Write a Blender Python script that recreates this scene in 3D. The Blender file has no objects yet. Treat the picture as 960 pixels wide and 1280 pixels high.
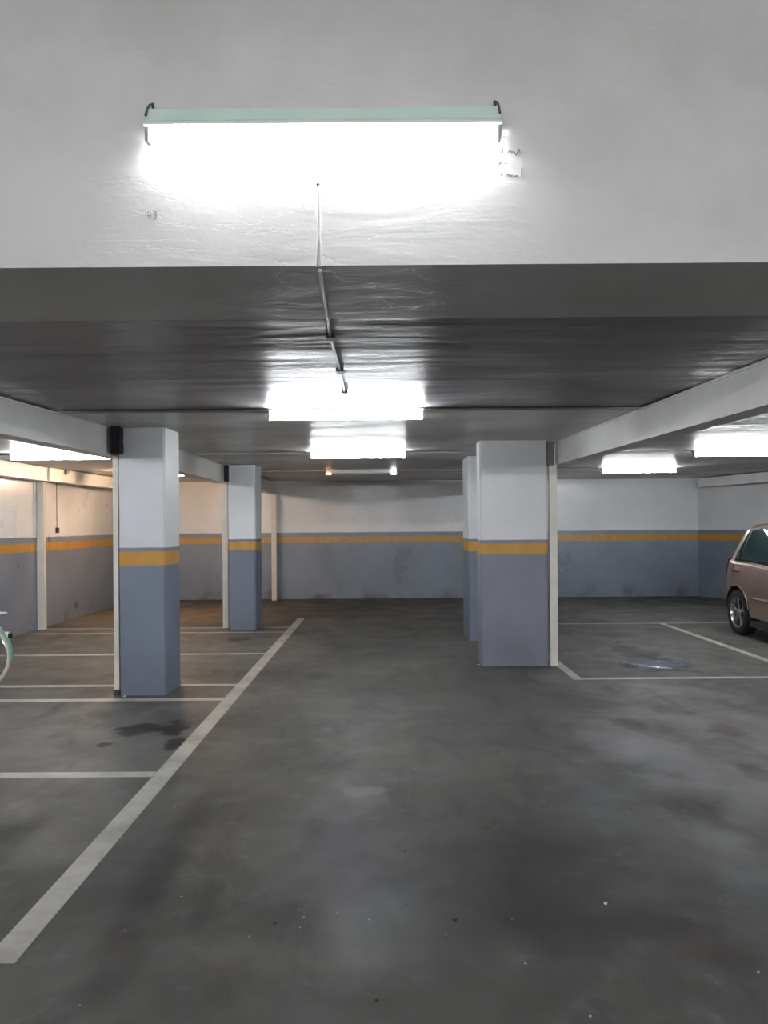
import bpy, bmesh, math, random
from mathutils import Vector, Matrix, noise as mnoise
random.seed(7)
C = bpy.context.scene.collection
SC = bpy.context.scene
K = 1.6/1.45            # model units (camera height 1.45) -> metres
TH = 0.0075             # camera roll
F = 967.0

# ------------------------------------------------------------------ camera, world, exposure
cam_d = bpy.data.cameras.new('camera')
cam_d.sensor_fit = 'VERTICAL'; cam_d.sensor_height = 32.0
cam_d.lens = F/1280*32.0
cam_d.shift_y = 17/1280
cam_d.clip_start = 0.05
cam = bpy.data.objects.new('camera', cam_d); C.objects.link(cam)
cam.matrix_world = Matrix.Translation((0, 0, 1.45*K)) @ Matrix.Rotation(math.pi/2, 4, 'X') @ Matrix.Rotation(-TH, 4, 'Z')
SC.camera = cam
w = bpy.data.worlds.new('world'); SC.world = w; w.use_nodes = True
w.node_tree.nodes['Background'].inputs[0].default_value = (0.02, 0.02, 0.022, 1)
w.node_tree.nodes['Background'].inputs[1].default_value = 0.3
SC.view_settings.view_transform = 'Standard'
SC.view_settings.look = 'None'
SC.view_settings.gamma = 1.0
SC.view_settings.use_curve_mapping = False
SC.view_settings.exposure = 0.85
TUBE = 118.0             # emission of the lit tubes

def floor_pt(px, py):
    """pixel of the photograph -> (x, y) on the floor, in model units"""
    dx, dy = px-480, py-640
    ux, uy = dx-TH*dy, dy+TH*dx
    Y = F*1.45/(uy-17)
    return (ux*Y/F, Y)

def height_at(px, py, Y):
    dx, dy = px-480, py-640
    return 1.45-(dy+TH*dx-17)*Y/F

def x_at(px, py, Y):
    dx, dy = px-480, py-640
    return (dx-TH*dy)*Y/F

# ------------------------------------------------------------------ materials
def nt(name):
    m = bpy.data.materials.new(name); m.use_nodes = True
    t = m.node_tree; b = t.nodes['Principled BSDF']
    return m, t, b

def srgb(r, g, b):
    f = lambda c: (c/255/12.92) if c/255 <= .04045 else ((c/255+.055)/1.055)**2.4
    return (f(r), f(g), f(b), 1)

def N(t, typ, **kw):
    n = t.nodes.new(typ)
    for k, v in kw.items():
        if k.startswith('i_'):
            n.inputs[k[2:].replace('_', ' ')].default_value = v
        else: setattr(n, k, v)
    return n

def noise(t, vec, scale, detail=4, rough=.55, dist=0, stretch=None):
    if stretch:
        mp = N(t, 'ShaderNodeMapping'); mp.inputs['Scale'].default_value = stretch
        t.links.new(vec, mp.inputs['Vector']); vec = mp.outputs[0]
    n = N(t, 'ShaderNodeTexNoise')
    n.inputs['Scale'].default_value = scale; n.inputs['Detail'].default_value = detail
    n.inputs['Roughness'].default_value = rough; n.inputs['Distortion'].default_value = dist
    t.links.new(vec, n.inputs['Vector'])
    return n.outputs['Fac']

def ramp(t, fac, a, b, lo=0.0, hi=1.0, smooth=True):
    n = N(t, 'ShaderNodeMapRange'); n.interpolation_type = 'SMOOTHSTEP' if smooth else 'LINEAR'
    n.inputs['From Min'].default_value = a; n.inputs['From Max'].default_value = b
    n.inputs['To Min'].default_value = lo; n.inputs['To Max'].default_value = hi
    t.links.new(fac, n.inputs['Value'])
    return n.outputs['Result']

def mix(t, fac, a, b, mode='MIX'):
    n = N(t, 'ShaderNodeMix'); n.data_type = 'RGBA'; n.blend_type = mode
    for s, v in (('Factor', fac), ('A', a), ('B', b)):
        sock = [i for i in n.inputs if i.name == s and (i.type == 'RGBA' if s != 'Factor' else i.type == 'VALUE')][0]
        if hasattr(v, 'is_linked') or isinstance(v, bpy.types.NodeSocket): t.links.new(v, sock)
        else: sock.default_value = v
    return [o for o in n.outputs if o.type == 'RGBA'][0]

def math_(t, op, a, b=None, c=None):
    n = N(t, 'ShaderNodeMath'); n.operation = op
    for i, v in enumerate((a, b, c)):
        if v is None: continue
        if isinstance(v, bpy.types.NodeSocket): t.links.new(v, n.inputs[i])
        else: n.inputs[i].default_value = v
    return n.outputs[0]

def bump(t, b, h, strength, dist=.01, prev=None):
    n = N(t, 'ShaderNodeBump'); n.inputs['Strength'].default_value = strength
    n.inputs['Distance'].default_value = dist
    t.links.new(h, n.inputs['Height'])
    if prev: t.links.new(prev, n.inputs['Normal'])
    t.links.new(n.outputs[0], b.inputs['Normal'])
    return n.outputs[0]

def simple(name, col, rough=.5, metal=0, var=.12, scale=6, bmp=0, coat=0):
    m, t, b = nt(name)
    pos = N(t, 'ShaderNodeNewGeometry').outputs['Position']
    f = noise(t, pos, scale)
    c = mix(t, ramp(t, f, .3, .7), tuple(x*(1-var) for x in col[:3])+(1,), tuple(min(1, x*(1+var)) for x in col[:3])+(1,))
    t.links.new(c, b.inputs['Base Color'])
    b.inputs['Roughness'].default_value = rough; b.inputs['Metallic'].default_value = metal
    if coat: b.inputs['Coat Weight'].default_value = coat; b.inputs['Coat Roughness'].default_value = .05
    if bmp: bump(t, b, noise(t, pos, scale*6), bmp)
    return m

WHITE = srgb(228, 229, 231); GREY = srgb(126, 134, 148); YEL = srgb(192, 143, 62)
def banded(name, zw, y1, y0, white=WHITE, grey=GREY, yel=YEL, rough=.38, foot=.5, wob=.004):
    """white paint above, a grey line, a yellow stripe, grey-blue paint below"""
    m, t, b = nt(name)
    pos = N(t, 'ShaderNodeNewGeometry').outputs['Position']
    sep = N(t, 'ShaderNodeSeparateXYZ'); t.links.new(pos, sep.inputs[0]); z = sep.outputs['Z']
    wn = noise(t, pos, 3.0, 5)
    zz = math_(t, 'ADD', z, math_(t, 'MULTIPLY', math_(t, 'SUBTRACT', wn, .5), wob*6))
    d1 = noise(t, pos, 1.1, 6, .6); d2 = noise(t, pos, 9, 6, .65, stretch=(1, 1, .35))
    gr = mix(t, ramp(t, d1, .3, .7), tuple(x*.86 for x in grey[:3])+(1,), tuple(x*1.1 for x in grey[:3])+(1,))
    gr = mix(t, ramp(t, d2, .55, .85, 0, .08), gr, srgb(105, 100, 92))
    # scuffs and damp marks along the foot of the wall
    ft = math_(t, 'MULTIPLY', ramp(t, z, .75*K*.55, 0.0), ramp(t, noise(t, pos, 1.7, 6, .6, .4), .48, .68))
    gr = mix(t, math_(t, 'MULTIPLY', ft, foot), gr, srgb(86, 78, 70))
    ye = mix(t, ramp(t, d2, .35, .75), yel, tuple(x*.8 for x in yel[:3])+(1,))
    wh = mix(t, ramp(t, d1, .3, .75), white, tuple(x*.88 for x in white[:3])+(1,))
    wh = mix(t, ramp(t, d2, .55, .88, 0, .09), wh, srgb(150, 142, 130))
    e = .003
    c = mix(t, ramp(t, zz, y0*K-e, y0*K+e), gr, ye)
    c = mix(t, ramp(t, zz, y1*K-e, y1*K+e), c, gr)
    c = mix(t, ramp(t, zz, zw*K-e, zw*K+e), c, wh)
    t.links.new(c, b.inputs['Base Color'])
    b.inputs['Roughness'].default_value = rough
    t.links.new(ramp(t, d1, .3, .7, rough-.06, rough+.12), b.inputs['Roughness'])
    p = bump(t, b, noise(t, pos, 1.5, 3, .5), .35, .03)
    bump(t, b, noise(t, pos, 26, 4, .6), .12, .004, p)
    return m

M = {}
M['wall'] = banded('painted_wall', 1.322, 1.238, 1.118, wob=.003, foot=.85, rough=.32)
M['pillar'] = banded('painted_pillar', 1.275, 1.243, 1.122, white=srgb(212, 214, 217), grey=srgb(114, 122, 138), rough=.5, foot=.25, wob=.002)
M['pillar_right'] = banded('painted_pillar_right', 1.295, 1.257, 1.148, white=srgb(214, 214, 216), grey=srgb(122, 125, 138), rough=.5, foot=.25, wob=.002)

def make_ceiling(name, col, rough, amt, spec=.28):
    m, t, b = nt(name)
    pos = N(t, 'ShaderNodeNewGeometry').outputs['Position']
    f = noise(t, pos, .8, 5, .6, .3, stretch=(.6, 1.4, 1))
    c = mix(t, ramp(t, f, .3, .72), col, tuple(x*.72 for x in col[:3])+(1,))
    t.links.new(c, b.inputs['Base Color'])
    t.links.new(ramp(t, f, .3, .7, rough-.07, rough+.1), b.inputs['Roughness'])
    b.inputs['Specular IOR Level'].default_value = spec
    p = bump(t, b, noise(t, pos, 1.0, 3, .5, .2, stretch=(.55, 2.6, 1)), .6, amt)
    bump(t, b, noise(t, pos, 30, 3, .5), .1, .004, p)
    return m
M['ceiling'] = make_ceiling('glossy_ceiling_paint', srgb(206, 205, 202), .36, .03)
M['ceiling_front'] = make_ceiling('shaded_ceiling_paint', srgb(168, 165, 168), .38, .035, .17)  # darker copy of the ceiling paint, standing in for weaker light here

def make_plaster():
    m, t, b = nt('white_plaster')
    pos = N(t, 'ShaderNodeNewGeometry').outputs['Position']
    f = noise(t, pos, 1.3, 5, .6)
    c = mix(t, ramp(t, f, .3, .72), srgb(208, 207, 206), srgb(190, 189, 187))
    t.links.new(c, b.inputs['Base Color']); b.inputs['Roughness'].default_value = .5
    p = bump(t, b, noise(t, pos, 1.6, 5, .55, .6, stretch=(.7, 1, 2.2)), .45, .018)
    # thin trowel ridges
    r = noise(t, pos, 2.2, 6, .6, 1.4, stretch=(.45, 1, 2.6))
    r = math_(t, 'ABSOLUTE', math_(t, 'SUBTRACT', r, .5))
    p = bump(t, b, ramp(t, r, 0, .01), .25, .003, p)
    bump(t, b, noise(t, pos, 38, 4, .6), .15, .004, p)
    return m
M['plaster'] = make_plaster()

def make_floor():
    m, t, b = nt('stained_concrete_floor')
    pos = N(t, 'ShaderNodeNewGeometry').outputs['Position']
    base = mix(t, ramp(t, noise(t, pos, .55, 6, .6, .4), .32, .68), srgb(78, 78, 76), srgb(99, 97, 93))
    base = mix(t, ramp(t, noise(t, pos, 2.2, 7, .65, .6, stretch=(1, .45, 1)), .46, .7, 0, .75), base, srgb(62, 64, 61))
    base = mix(t, ramp(t, noise(t, pos, 1.4, 6, .6, .8), .58, .74, 0, .5), base, srgb(98, 84, 72))
    base = mix(t, ramp(t, noise(t, pos, 5.0, 6, .7, .3), .54, .76, 0, .5), base, srgb(118, 118, 120))
    spk = noise(t, pos, 90, 3, .6)
    base = mix(t, ramp(t, spk, .66, .74, 0, .5), base, srgb(142, 140, 134))
    rough = ramp(t, noise(t, pos, 1.8, 6, .6, .5), .3, .7, .42, .62); b.inputs['Specular IOR Level'].default_value = .09
    # stains, plus patches that paint in light and dimness (px, py, half width px, half height px, colour, opacity)
    blobs = [
        (175, 912, 26, 8, (40, 42, 42), .9), (214, 911, 24, 9, (38, 41, 41), .9),
        (131, 931, 11, 4, (38, 38, 36), .9), (220, 929, 14, 8, (36, 39, 38), .85),
        (10, 1040, 34, 34, (52, 54, 55), .7), (298, 799, 13, 4, (62, 50, 46), .8),
        (782, 812, 18, 6, (42, 46, 48), .9), (806, 820, 26, 8, (42, 46, 48), .9),
        (820, 831, 44, 9, (50, 54, 66), .85),
        (790, 905, 24, 10, (84, 72, 64), .7), (842, 888, 22, 8, (80, 68, 58), .7),
        (905, 912, 22, 8, (84, 70, 60), .7), (880, 1010, 32, 14, (66, 60, 56), .7),
        (945, 965, 22, 12, (72, 62, 56), .6), (845, 975, 18, 7, (72, 66, 60), .6),
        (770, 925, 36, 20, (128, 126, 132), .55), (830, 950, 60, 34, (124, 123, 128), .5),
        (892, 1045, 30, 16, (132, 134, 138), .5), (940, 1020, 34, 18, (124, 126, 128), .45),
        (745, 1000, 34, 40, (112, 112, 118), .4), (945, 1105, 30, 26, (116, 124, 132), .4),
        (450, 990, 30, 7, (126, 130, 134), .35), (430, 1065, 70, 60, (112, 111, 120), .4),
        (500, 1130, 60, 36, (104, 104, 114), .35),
        (230, 1040, 20, 70, (58, 57, 55), .5), (200, 1100, 26, 40, (56, 56, 54), .5),
        (160, 1170, 34, 26, (62, 50, 45), .6), (140, 1225, 30, 34, (56, 50, 48), .55),
        (330, 1150, 60, 30, (62, 62, 60), .5), (560, 1180, 160, 30, (60, 60, 60), .5),
        (700, 1060, 90, 40, (62, 62, 60), .5), (850, 1170, 60, 40, (62, 52, 48), .5),
        (915, 1195, 44, 24, (62, 50, 46), .5), (740, 1150, 110, 24, (60, 58, 56), .45), (480, 1260, 420, 60, (66, 64, 62), .6), (120, 1120, 80, 50, (62, 62, 60), .4),  # the wide soft ones at the end dim the brightly lit near floor
        (620, 1110, 200, 60, (66, 66, 66), .5), (250, 766, 90, 9, (128, 100, 76), .45), (110, 770, 60, 8, (128, 104, 80), .4), (50, 830, 90, 20, (116, 108, 98), .3),  # more near-floor dimming, then warm lamp light painted brown at back left
    ]
    warp = N(t, 'ShaderNodeTexNoise'); warp.inputs['Scale'].default_value = 5; warp.inputs['Detail'].default_value = 5
    t.links.new(pos, warp.inputs['Vector'])
    wv = N(t, 'ShaderNodeVectorMath'); wv.operation = 'SUBTRACT'; wv.inputs[1].default_value = (.5, .5, .5)
    t.links.new(warp.outputs['Color'], wv.inputs[0])
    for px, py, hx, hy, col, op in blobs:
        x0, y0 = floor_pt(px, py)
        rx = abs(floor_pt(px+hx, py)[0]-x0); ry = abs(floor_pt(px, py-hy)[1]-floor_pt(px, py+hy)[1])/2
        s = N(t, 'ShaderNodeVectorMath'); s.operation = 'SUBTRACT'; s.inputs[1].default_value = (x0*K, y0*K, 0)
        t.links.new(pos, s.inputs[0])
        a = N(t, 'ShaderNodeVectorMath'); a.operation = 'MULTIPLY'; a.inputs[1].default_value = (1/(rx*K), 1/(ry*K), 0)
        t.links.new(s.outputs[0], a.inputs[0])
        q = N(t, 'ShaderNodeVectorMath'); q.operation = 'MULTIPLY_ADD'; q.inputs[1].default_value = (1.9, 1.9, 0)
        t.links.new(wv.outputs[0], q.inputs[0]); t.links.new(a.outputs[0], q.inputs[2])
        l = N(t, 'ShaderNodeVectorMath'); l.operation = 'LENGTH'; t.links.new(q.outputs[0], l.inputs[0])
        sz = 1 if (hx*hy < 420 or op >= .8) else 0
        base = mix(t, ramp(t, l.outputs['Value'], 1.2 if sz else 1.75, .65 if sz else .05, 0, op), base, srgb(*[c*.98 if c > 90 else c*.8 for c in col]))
    t.links.new(base, b.inputs['Base Color']); t.links.new(rough, b.inputs['Roughness'])
    p = bump(t, b, noise(t, pos, 2.5, 5, .6), .25, .01)
    bump(t, b, noise(t, pos, 70, 4, .7), .25, .003, p)
    return m
M['floor'] = make_floor()

def make_line():
    m, t, b = nt('worn_road_paint')
    pos = N(t, 'ShaderNodeNewGeometry').outputs['Position']
    c = mix(t, ramp(t, noise(t, pos, 3, 6, .65), .35, .7), srgb(176, 172, 164), srgb(142, 138, 131))
    c = mix(t, ramp(t, noise(t, pos, 22, 5, .7), .6, .72, 0, .5), c, srgb(98, 96, 92))
    t.links.new(c, b.inputs['Base Color']); b.inputs['Roughness'].default_value = .55
    return m
M['line'] = make_line()
M['post'] = simple('cream_steel_paint', srgb(210, 206, 196), .42, var=.07, scale=4)
M['girder'] = simple('grey_white_steel_paint', srgb(230, 230, 226), .4, var=.06, scale=2.2, bmp=.05)
M['black_foam'] = simple('black_foam', srgb(34, 32, 40), .8, var=.4, scale=20, bmp=.5)
M['dark_steel'] = simple('dark_steel', srgb(60, 58, 56), .5, var=.2)
M['lamp_body'] = simple('white_enamel', srgb(222, 224, 222), .35, var=.03)
M['lamp_green'] = simple('pale_green_enamel', srgb(205, 226, 214), .35, var=.03)
M['mark'] = simple('shaded_plaster_mark', srgb(120, 119, 118), .7, var=.1)  # grey stands in for the shadow in the plaster marks
M['holder'] = simple('grey_plastic', srgb(120, 120, 118), .5, var=.05)
M['conduit'] = simple('white_pvc', srgb(205, 205, 202), .45, var=.08)
M['cable'] = simple('grey_cable', srgb(96, 94, 92), .5, var=.1)
M['paper'] = simple('pale_scrap', srgb(200, 198, 190), .7, var=.1, scale=60)
M['chip'] = simple('pale_chip', srgb(150, 146, 138), .8, var=.2, scale=60)
M['dark_scrap'] = simple('dark_scrap', srgb(44, 42, 40), .7, var=.2, scale=60)
M['car_paint'] = simple('rose_beige_metallic', srgb(162, 138, 130), .34, .45, var=.03, coat=.8)
M['car_trim'] = simple('dark_car_plastic', srgb(46, 44, 44), .55, var=.1)
M['rubber'] = simple('tyre_rubber', srgb(30, 30, 31), .75, var=.2, scale=40)
M['alloy'] = simple('silver_alloy', srgb(190, 190, 192), .25, .9, var=.05)
M['chrome'] = simple('chrome', srgb(205, 205, 205), .12, 1, var=.02)
M['mint'] = simple('mint_green_paint', srgb(172, 210, 202), .28, var=.04, coat=.4)
M['cream_rubber'] = simple('cream_rubber', srgb(206, 196, 176), .6, var=.06, scale=30)
M['brown_leather'] = simple('brown_leather', srgb(112, 74, 46), .5, var=.15, scale=30)
M['black'] = simple('black_plastic', srgb(24, 24, 25), .5, var=.2)
M['white_plastic'] = simple('white_plastic', srgb(225, 225, 220), .4, var=.04)
M['tail_red'] = simple('tail_light_red', srgb(120, 28, 26), .15, var=.1, coat=.6)
M['plate'] = simple('number_plate_white', srgb(220, 220, 215), .4, var=.02)
def glass(name, col, alpha_rough=.02):
    m, t, b = nt(name)
    b.inputs['Base Color'].default_value = col; b.inputs['Roughness'].default_value = alpha_rough
    b.inputs['Transmission Weight'].default_value = .35; b.inputs['IOR'].default_value = 1.45
    b.inputs['Coat Weight'].default_value = .5
    return m
M['glass'] = glass('tinted_car_glass', srgb(62, 92, 92))
def film():
    m, t, b = nt('wet_plastic_film')
    pos = N(t, 'ShaderNodeNewGeometry').outputs['Position']
    f = noise(t, pos, 14, 5, .6, .6)
    c = mix(t, ramp(t, f, .35, .65), srgb(74, 80, 102), srgb(134, 142, 166))
    t.links.new(c, b.inputs['Base Color']); b.inputs['Roughness'].default_value = .18
    t.links.new(ramp(t, f, .3, .7, .35, .85), b.inputs['Alpha'])
    bump(t, b, f, .5, .01)
    return m
M['film'] = film()

def emit(name, col, s):
    m, t, b = nt(name)
    b.inputs['Base Color'].default_value = (.8, .8, .8, 1)
    b.inputs['Emission Color'].default_value = col
    b.inputs['Emission Strength'].default_value = s
    b.inputs['Specular IOR Level'].default_value = 0
    return m
M['tube_cool'] = emit('fluorescent_tube_cool', (.93, .97, 1.0, 1), TUBE)
M['tube_warm'] = emit('fluorescent_tube_warm', (1.0, .66, .42, 1), TUBE*1.9)
M['tube_behind'] = emit('fill_tube_behind', (.96, .97, .98, 1), TUBE*1.9)
M['tube_front'] = emit('fluorescent_tube_front', (.95, .97, 1.0, 1), TUBE*.54)
M['tube_dead'] = simple('tube_unlit', srgb(200, 200, 205), .25, var=.02)
M['glow_white'] = emit('tube_end_glow_white', (1, .98, 1, 1), 9)
M['glow_orange'] = emit('tube_end_glow_orange', (1, .42, .16, 1), 3.0)

# ------------------------------------------------------------------ mesh helpers (model units; scaled by K on linking)
def BM(): return bmesh.new()
def box(bm, x0, x1, y0, y1, z0, z1):
    v = [bm.verts.new(p) for p in ((x0,y0,z0),(x1,y0,z0),(x1,y1,z0),(x0,y1,z0),(x0,y0,z1),(x1,y0,z1),(x1,y1,z1),(x0,y1,z1))]
    for f in ((0,3,2,1),(4,5,6,7),(0,1,5,4),(1,2,6,5),(2,3,7,6),(3,0,4,7)): bm.faces.new([v[i] for i in f])
    return v
def hexa(bm, bottom, top):
    v = [bm.verts.new(p) for p in list(bottom)+list(top)]
    n = len(bottom)
    bm.faces.new([v[i] for i in reversed(range(n))]); bm.faces.new([v[n+i] for i in range(n)])
    for i in range(n):
        j = (i+1) % n; bm.faces.new([v[i], v[j], v[n+j], v[n+i]])
def bev(bm, r, seg=2, ang=.5):
    es = [e for e in bm.edges if len(e.link_faces) == 2 and e.calc_face_angle(0) > ang]
    bmesh.ops.bevel(bm, geom=es, offset=r, segments=seg, affect='EDGES', profile=.5)
def tube(bm, pts, r, n=8, closed=False, caps=True):
    pts = [Vector(p) for p in pts]; rings = []
    rr = r if isinstance(r, (list, tuple)) else [r]*len(pts)
    up = None
    for i, p in enumerate(pts):
        a = pts[i-1] if (i or closed) else p
        b = pts[(i+1) % len(pts)] if (i < len(pts)-1 or closed) else p
        d = (b-a).normalized()
        if up is None: up = Vector((0,0,1)) if abs(d.z) < .9 else Vector((0,1,0))
        s = d.cross(up).normalized(); u = s.cross(d).normalized(); up = u
        rings.append([bm.verts.new(p+(s*math.cos(k*2*math.pi/n)+u*math.sin(k*2*math.pi/n))*rr[i]) for k in range(n)])
    m = len(rings)
    for i in range(m if closed else m-1):
        A, B = rings[i], rings[(i+1) % m]
        for k in range(n): bm.faces.new([A[k], A[(k+1)%n], B[(k+1)%n], B[k]])
    if caps and not closed:
        bm.faces.new(rings[0]); bm.faces.new(list(reversed(rings[-1])))
def lathe(bm, prof, n=32, axis='x', cen=(0,0,0), closed=True):
    """prof: list of (radius, along-axis)"""
    rings = []
    for k in range(n):
        a = 2*math.pi*k/n; ring = []
        for r, h in prof:
            if axis == 'x': p = (h, r*math.cos(a), r*math.sin(a))
            elif axis == 'y': p = (r*math.cos(a), h, r*math.sin(a))
            else: p = (r*math.cos(a), r*math.sin(a), h)
            ring.append(bm.verts.new((p[0]+cen[0], p[1]+cen[1], p[2]+cen[2])))
        rings.append(ring)
    L = len(prof)
    for k in range(n):
        A, B = rings[k], rings[(k+1) % n]
        for i in range(L if closed else L-1):
            j = (i+1) % L
            try: bm.faces.new([A[i], A[j], B[j], B[i]])
            except ValueError: pass

def link(name, bm, mat, parent=None, loc=(0,0,0), smooth=False, rot=(0,0,0)):
    bmesh.ops.recalc_face_normals(bm, faces=bm.faces)
    bmesh.ops.scale(bm, vec=(K, K, K), verts=bm.verts)
    me = bpy.data.meshes.new(name); bm.to_mesh(me); bm.free()
    for p in me.polygons: p.use_smooth = smooth
    if smooth:
        try: me.set_sharp_from_angle(angle=math.radians(35))
        except Exception: pass
    for mm in (mat if isinstance(mat, (list, tuple)) else [mat]): me.materials.append(mm)
    o = bpy.data.objects.new(name, me); C.objects.link(o)
    o.location = tuple(c*K for c in loc); o.rotation_euler = rot
    if parent: o.parent = parent
    return o
def tag(o, label, cat, group=None, kind=None):
    o['label'] = label; o['category'] = cat
    if group: o['group'] = group
    if kind: o['kind'] = kind
    return o
def thing(name, loc, label, cat, rz=0, group=None, kind=None):
    o = bpy.data.objects.new(name, None); C.objects.link(o)
    o.location = tuple(c*K for c in loc); o.rotation_euler = (0, 0, rz); o.empty_display_size = .1
    return tag(o, label, cat, group, kind)
def struct(name, bm, mat, smooth=False):
    o = link(name, bm, mat, smooth=smooth); o['kind'] = 'structure'; return o
def copy_tree(o, parent=None):
    c = o.copy(); C.objects.link(c)
    if parent: c.parent = parent
    for ch in o.children: copy_tree(ch, c)
    return c

# ------------------------------------------------------------------ the room
ZC = .862; YB = 15.42; YN = 2.56; ZH = 1.45+1.9     # soffit above camera, back wall, near bulkhead, high ceiling
H = lambda z: 1.45+z
XL = -4.97; YR = -7.0
XR = [(7.6, YR), (7.6, 11.0), (6.25, YB)]           # right wall plan: straight, then slanting in to the corner

b = BM(); box(b, XL-.3, 8.0, YR-.3, YB+.3, -.25, 0); floor = struct('floor', b, M['floor'])
b = BM(); box(b, XL-.3, 8.0, YB, YB+.3, -.05, 2.6); struct('wall_back', b, M['wall'])
b = BM(); box(b, XL-.3, XL, YR, YB, -.05, ZH+.1); struct('wall_left', b, M['wall'])
b = BM(); out = [(p[0]+.35, p[1]) for p in reversed(XR)]; ring = XR+out
hexa(b, [(x, y, -.05) for x, y in ring], [(x, y, ZH+.1) for x, y in ring]); struct('wall_right', b, M['wall'])
b = BM(); box(b, XL-.3, 8.0, YR-.3, YR, -.05, ZH+.1); struct('wall_near', b, M['wall'])
b = BM(); box(b, XL-.2, 7.9, YR, YN+.3, ZH, ZH+.3); struct('ceiling_high', b, M['ceiling'])
b = BM(); box(b, XL, 7.6, -4.1, -3.7, H(1.35), ZH); struct('wall_beam_behind', b, M['plaster'])
# downstand beam whose white face carries the first lamp
b = BM(); box(b, XL-.1, 7.75, YN, 3.22, H(ZC), ZH); bev(b, .006, 2)
bulk = struct('wall_upper', b, M['plaster'])
# low ceiling: slab with a small step at the first row of lamps, rising slightly to the back
b = BM()
prof = [(3.2, .874), (5.82, .876), (5.82, 1.2), (3.2, 1.2)]
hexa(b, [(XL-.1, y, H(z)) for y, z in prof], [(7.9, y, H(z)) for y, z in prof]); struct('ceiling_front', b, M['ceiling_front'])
b = BM()
prof = [(5.82, .862), (8.6, .864), (YB+.2, .895), (YB+.2, 1.2), (5.82, 1.2)]
hexa(b, [(XL-.1, y, H(z)) for y, z in prof], [(7.9, y, H(z)) for y, z in prof]); struct('ceiling', b, M['ceiling'])

# painted bay lines, parts of the floor
def line(x0, y0, x1, y1, wd=.1, name='painted_line', z=.0018):
    a = Vector((x0, y0, 0)); c = Vector((x1, y1, 0)); d = (c-a).normalized(); s = Vector((-d.y, d.x, 0))*wd/2
    bm = BM(); n = max(2, int((c-a).length/.25)); L = []; R = []
    for i in range(n+1):
        p = a+(c-a)*i/n
        j1 = mnoise.noise(Vector((p.x*7, p.y*7, 1)))*.006; j2 = mnoise.noise(Vector((p.x*7, p.y*7, 9)))*.006
        q = p+s*(1+j1*8); L.append(bm.verts.new((q.x, q.y, z)))
        q = p-s*(1+j2*8); R.append(bm.verts.new((q.x, q.y, z)))
    for i in range(n): bm.faces.new([L[i], R[i], R[i+1], L[i+1]])
    return link(name, bm, M['line'], floor)
line(-1.297, floor_pt(5, 1205)[1], -1.315, 12.2, .112)
for px, py, wd in ((190, 968, .1), (282, 874, .1), (297, 856, .09), (337, 817, .09), (365, 790, .08), (372, 784, .08)):
    y = floor_pt(px, py)[1]; line(XL+.02, y, -1.36, y, wd, z=.0012)
y1 = floor_pt(720, 848.5)[1]; y2 = floor_pt(820, 779)[1]
line(1.80, y1-.05, 1.80, 11.3, .09); line(1.84, y1, 7.55, y1, .085, z=.0012)
line(1.84, y2, 6.9, y2, .06, z=.0012); line(4.02, y1+.05, 4.02, y2-.03, .09)

# raised plaster scribbles on the upper face
def face_pt(px, py, Y=YN-.001): return (x_at(px, py, Y), Y, height_at(px, py, Y))
def scribble(strokes, r=.0016):
    bm = BM()
    for s in strokes: tube(bm, [face_pt(*p) for p in s], r, 6)
    return link('scratched_mark', bm, M['mark'], bulk, smooth=True)
scribble([[(186, 264.5), (185, 269.5), (189.5, 269.5)], [(188.6, 266), (188.2, 273)],                       # 4
          [(196, 267.5), (192.8, 268), (192.6, 265), (195.8, 264.6), (196, 267.5), (195, 273), (192.5, 273.5)]])  # 9
scribble([[(628, 184), (627.5, 191)], [(625, 190), (628.4, 190)]])
scribble([[(635.5, 190.5), (637.5, 187.8), (640, 190.5), (642.5, 189)], [(643, 190), (645, 194.5), (648, 188)], [(648.5, 186), (650.3, 191)]])
scribble([[(623, 206), (624.5, 203), (627, 202.6)], [(631.5, 203.5), (633.5, 205)]])
scribble([[(626, 218), (628.5, 219)], [(633.5, 219), (636, 217.5), (638, 220.5), (640.5, 218.5)], [(644, 220), (647.5, 219.5)], [(652.3, 209.5), (652, 220.5)]])
scribble([[(629, 170), (630.5, 172)]])

# ------------------------------------------------------------------ pillars
def pillar(pl, pr, depth, mat, label, skew=0):
    (xa, ya), (xb, yb) = floor_pt(*pl), floor_pt(*pr); y = (ya+yb)/2; cx = (xa+xb)/2
    hw = (xb-xa)/2; bm = BM()
    # a shaft with slightly uneven plaster edges
    lv = 14; rings = []
    top = H(ZC+.003)
    base = [(-hw, 0), (hw, 0), (hw+skew, depth), (-hw+skew, depth)]
    box(bm, -hw, hw, 0, depth, 0, top)
    if skew:
        for v in bm.verts:
            if v.co.y > depth/2: v.co.x += skew
    bmesh.ops.bevel(bm, geom=[e for e in bm.edges if abs(e.verts[0].co.z-e.verts[1].co.z) > .5], offset=.014, segments=3, affect='EDGES')
    bmesh.ops.bisect_plane
    for i in range(1, lv):
        z = top*i/lv
        g = bm.verts[:]+bm.edges[:]+bm.faces[:]
        bmesh.ops.bisect_plane(bm, geom=g, plane_co=(0,0,z), plane_no=(0,0,1))
    for v in bm.verts:
        if .01 < v.co.z < top-.01:
            v.co.x += mnoise.noise(Vector((cx*5+v.co.x*3, v.co.y*3, v.co.z*2.3)))*.004
            v.co.y += mnoise.noise(Vector((cx*9+v.co.x*3, v.co.y*3+7, v.co.z*2.3)))*.004
    o = link('concrete_pillar', bm, mat, loc=(cx, y, 0), smooth=True)
    return tag(o, label, 'pillar', 'striped concrete pillars', 'thing')
P1 = pillar((150.3, 869), (208, 869), .40, M['pillar'], 'square pillar nearest at left, dark stains on the floor before it', .02)
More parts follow.
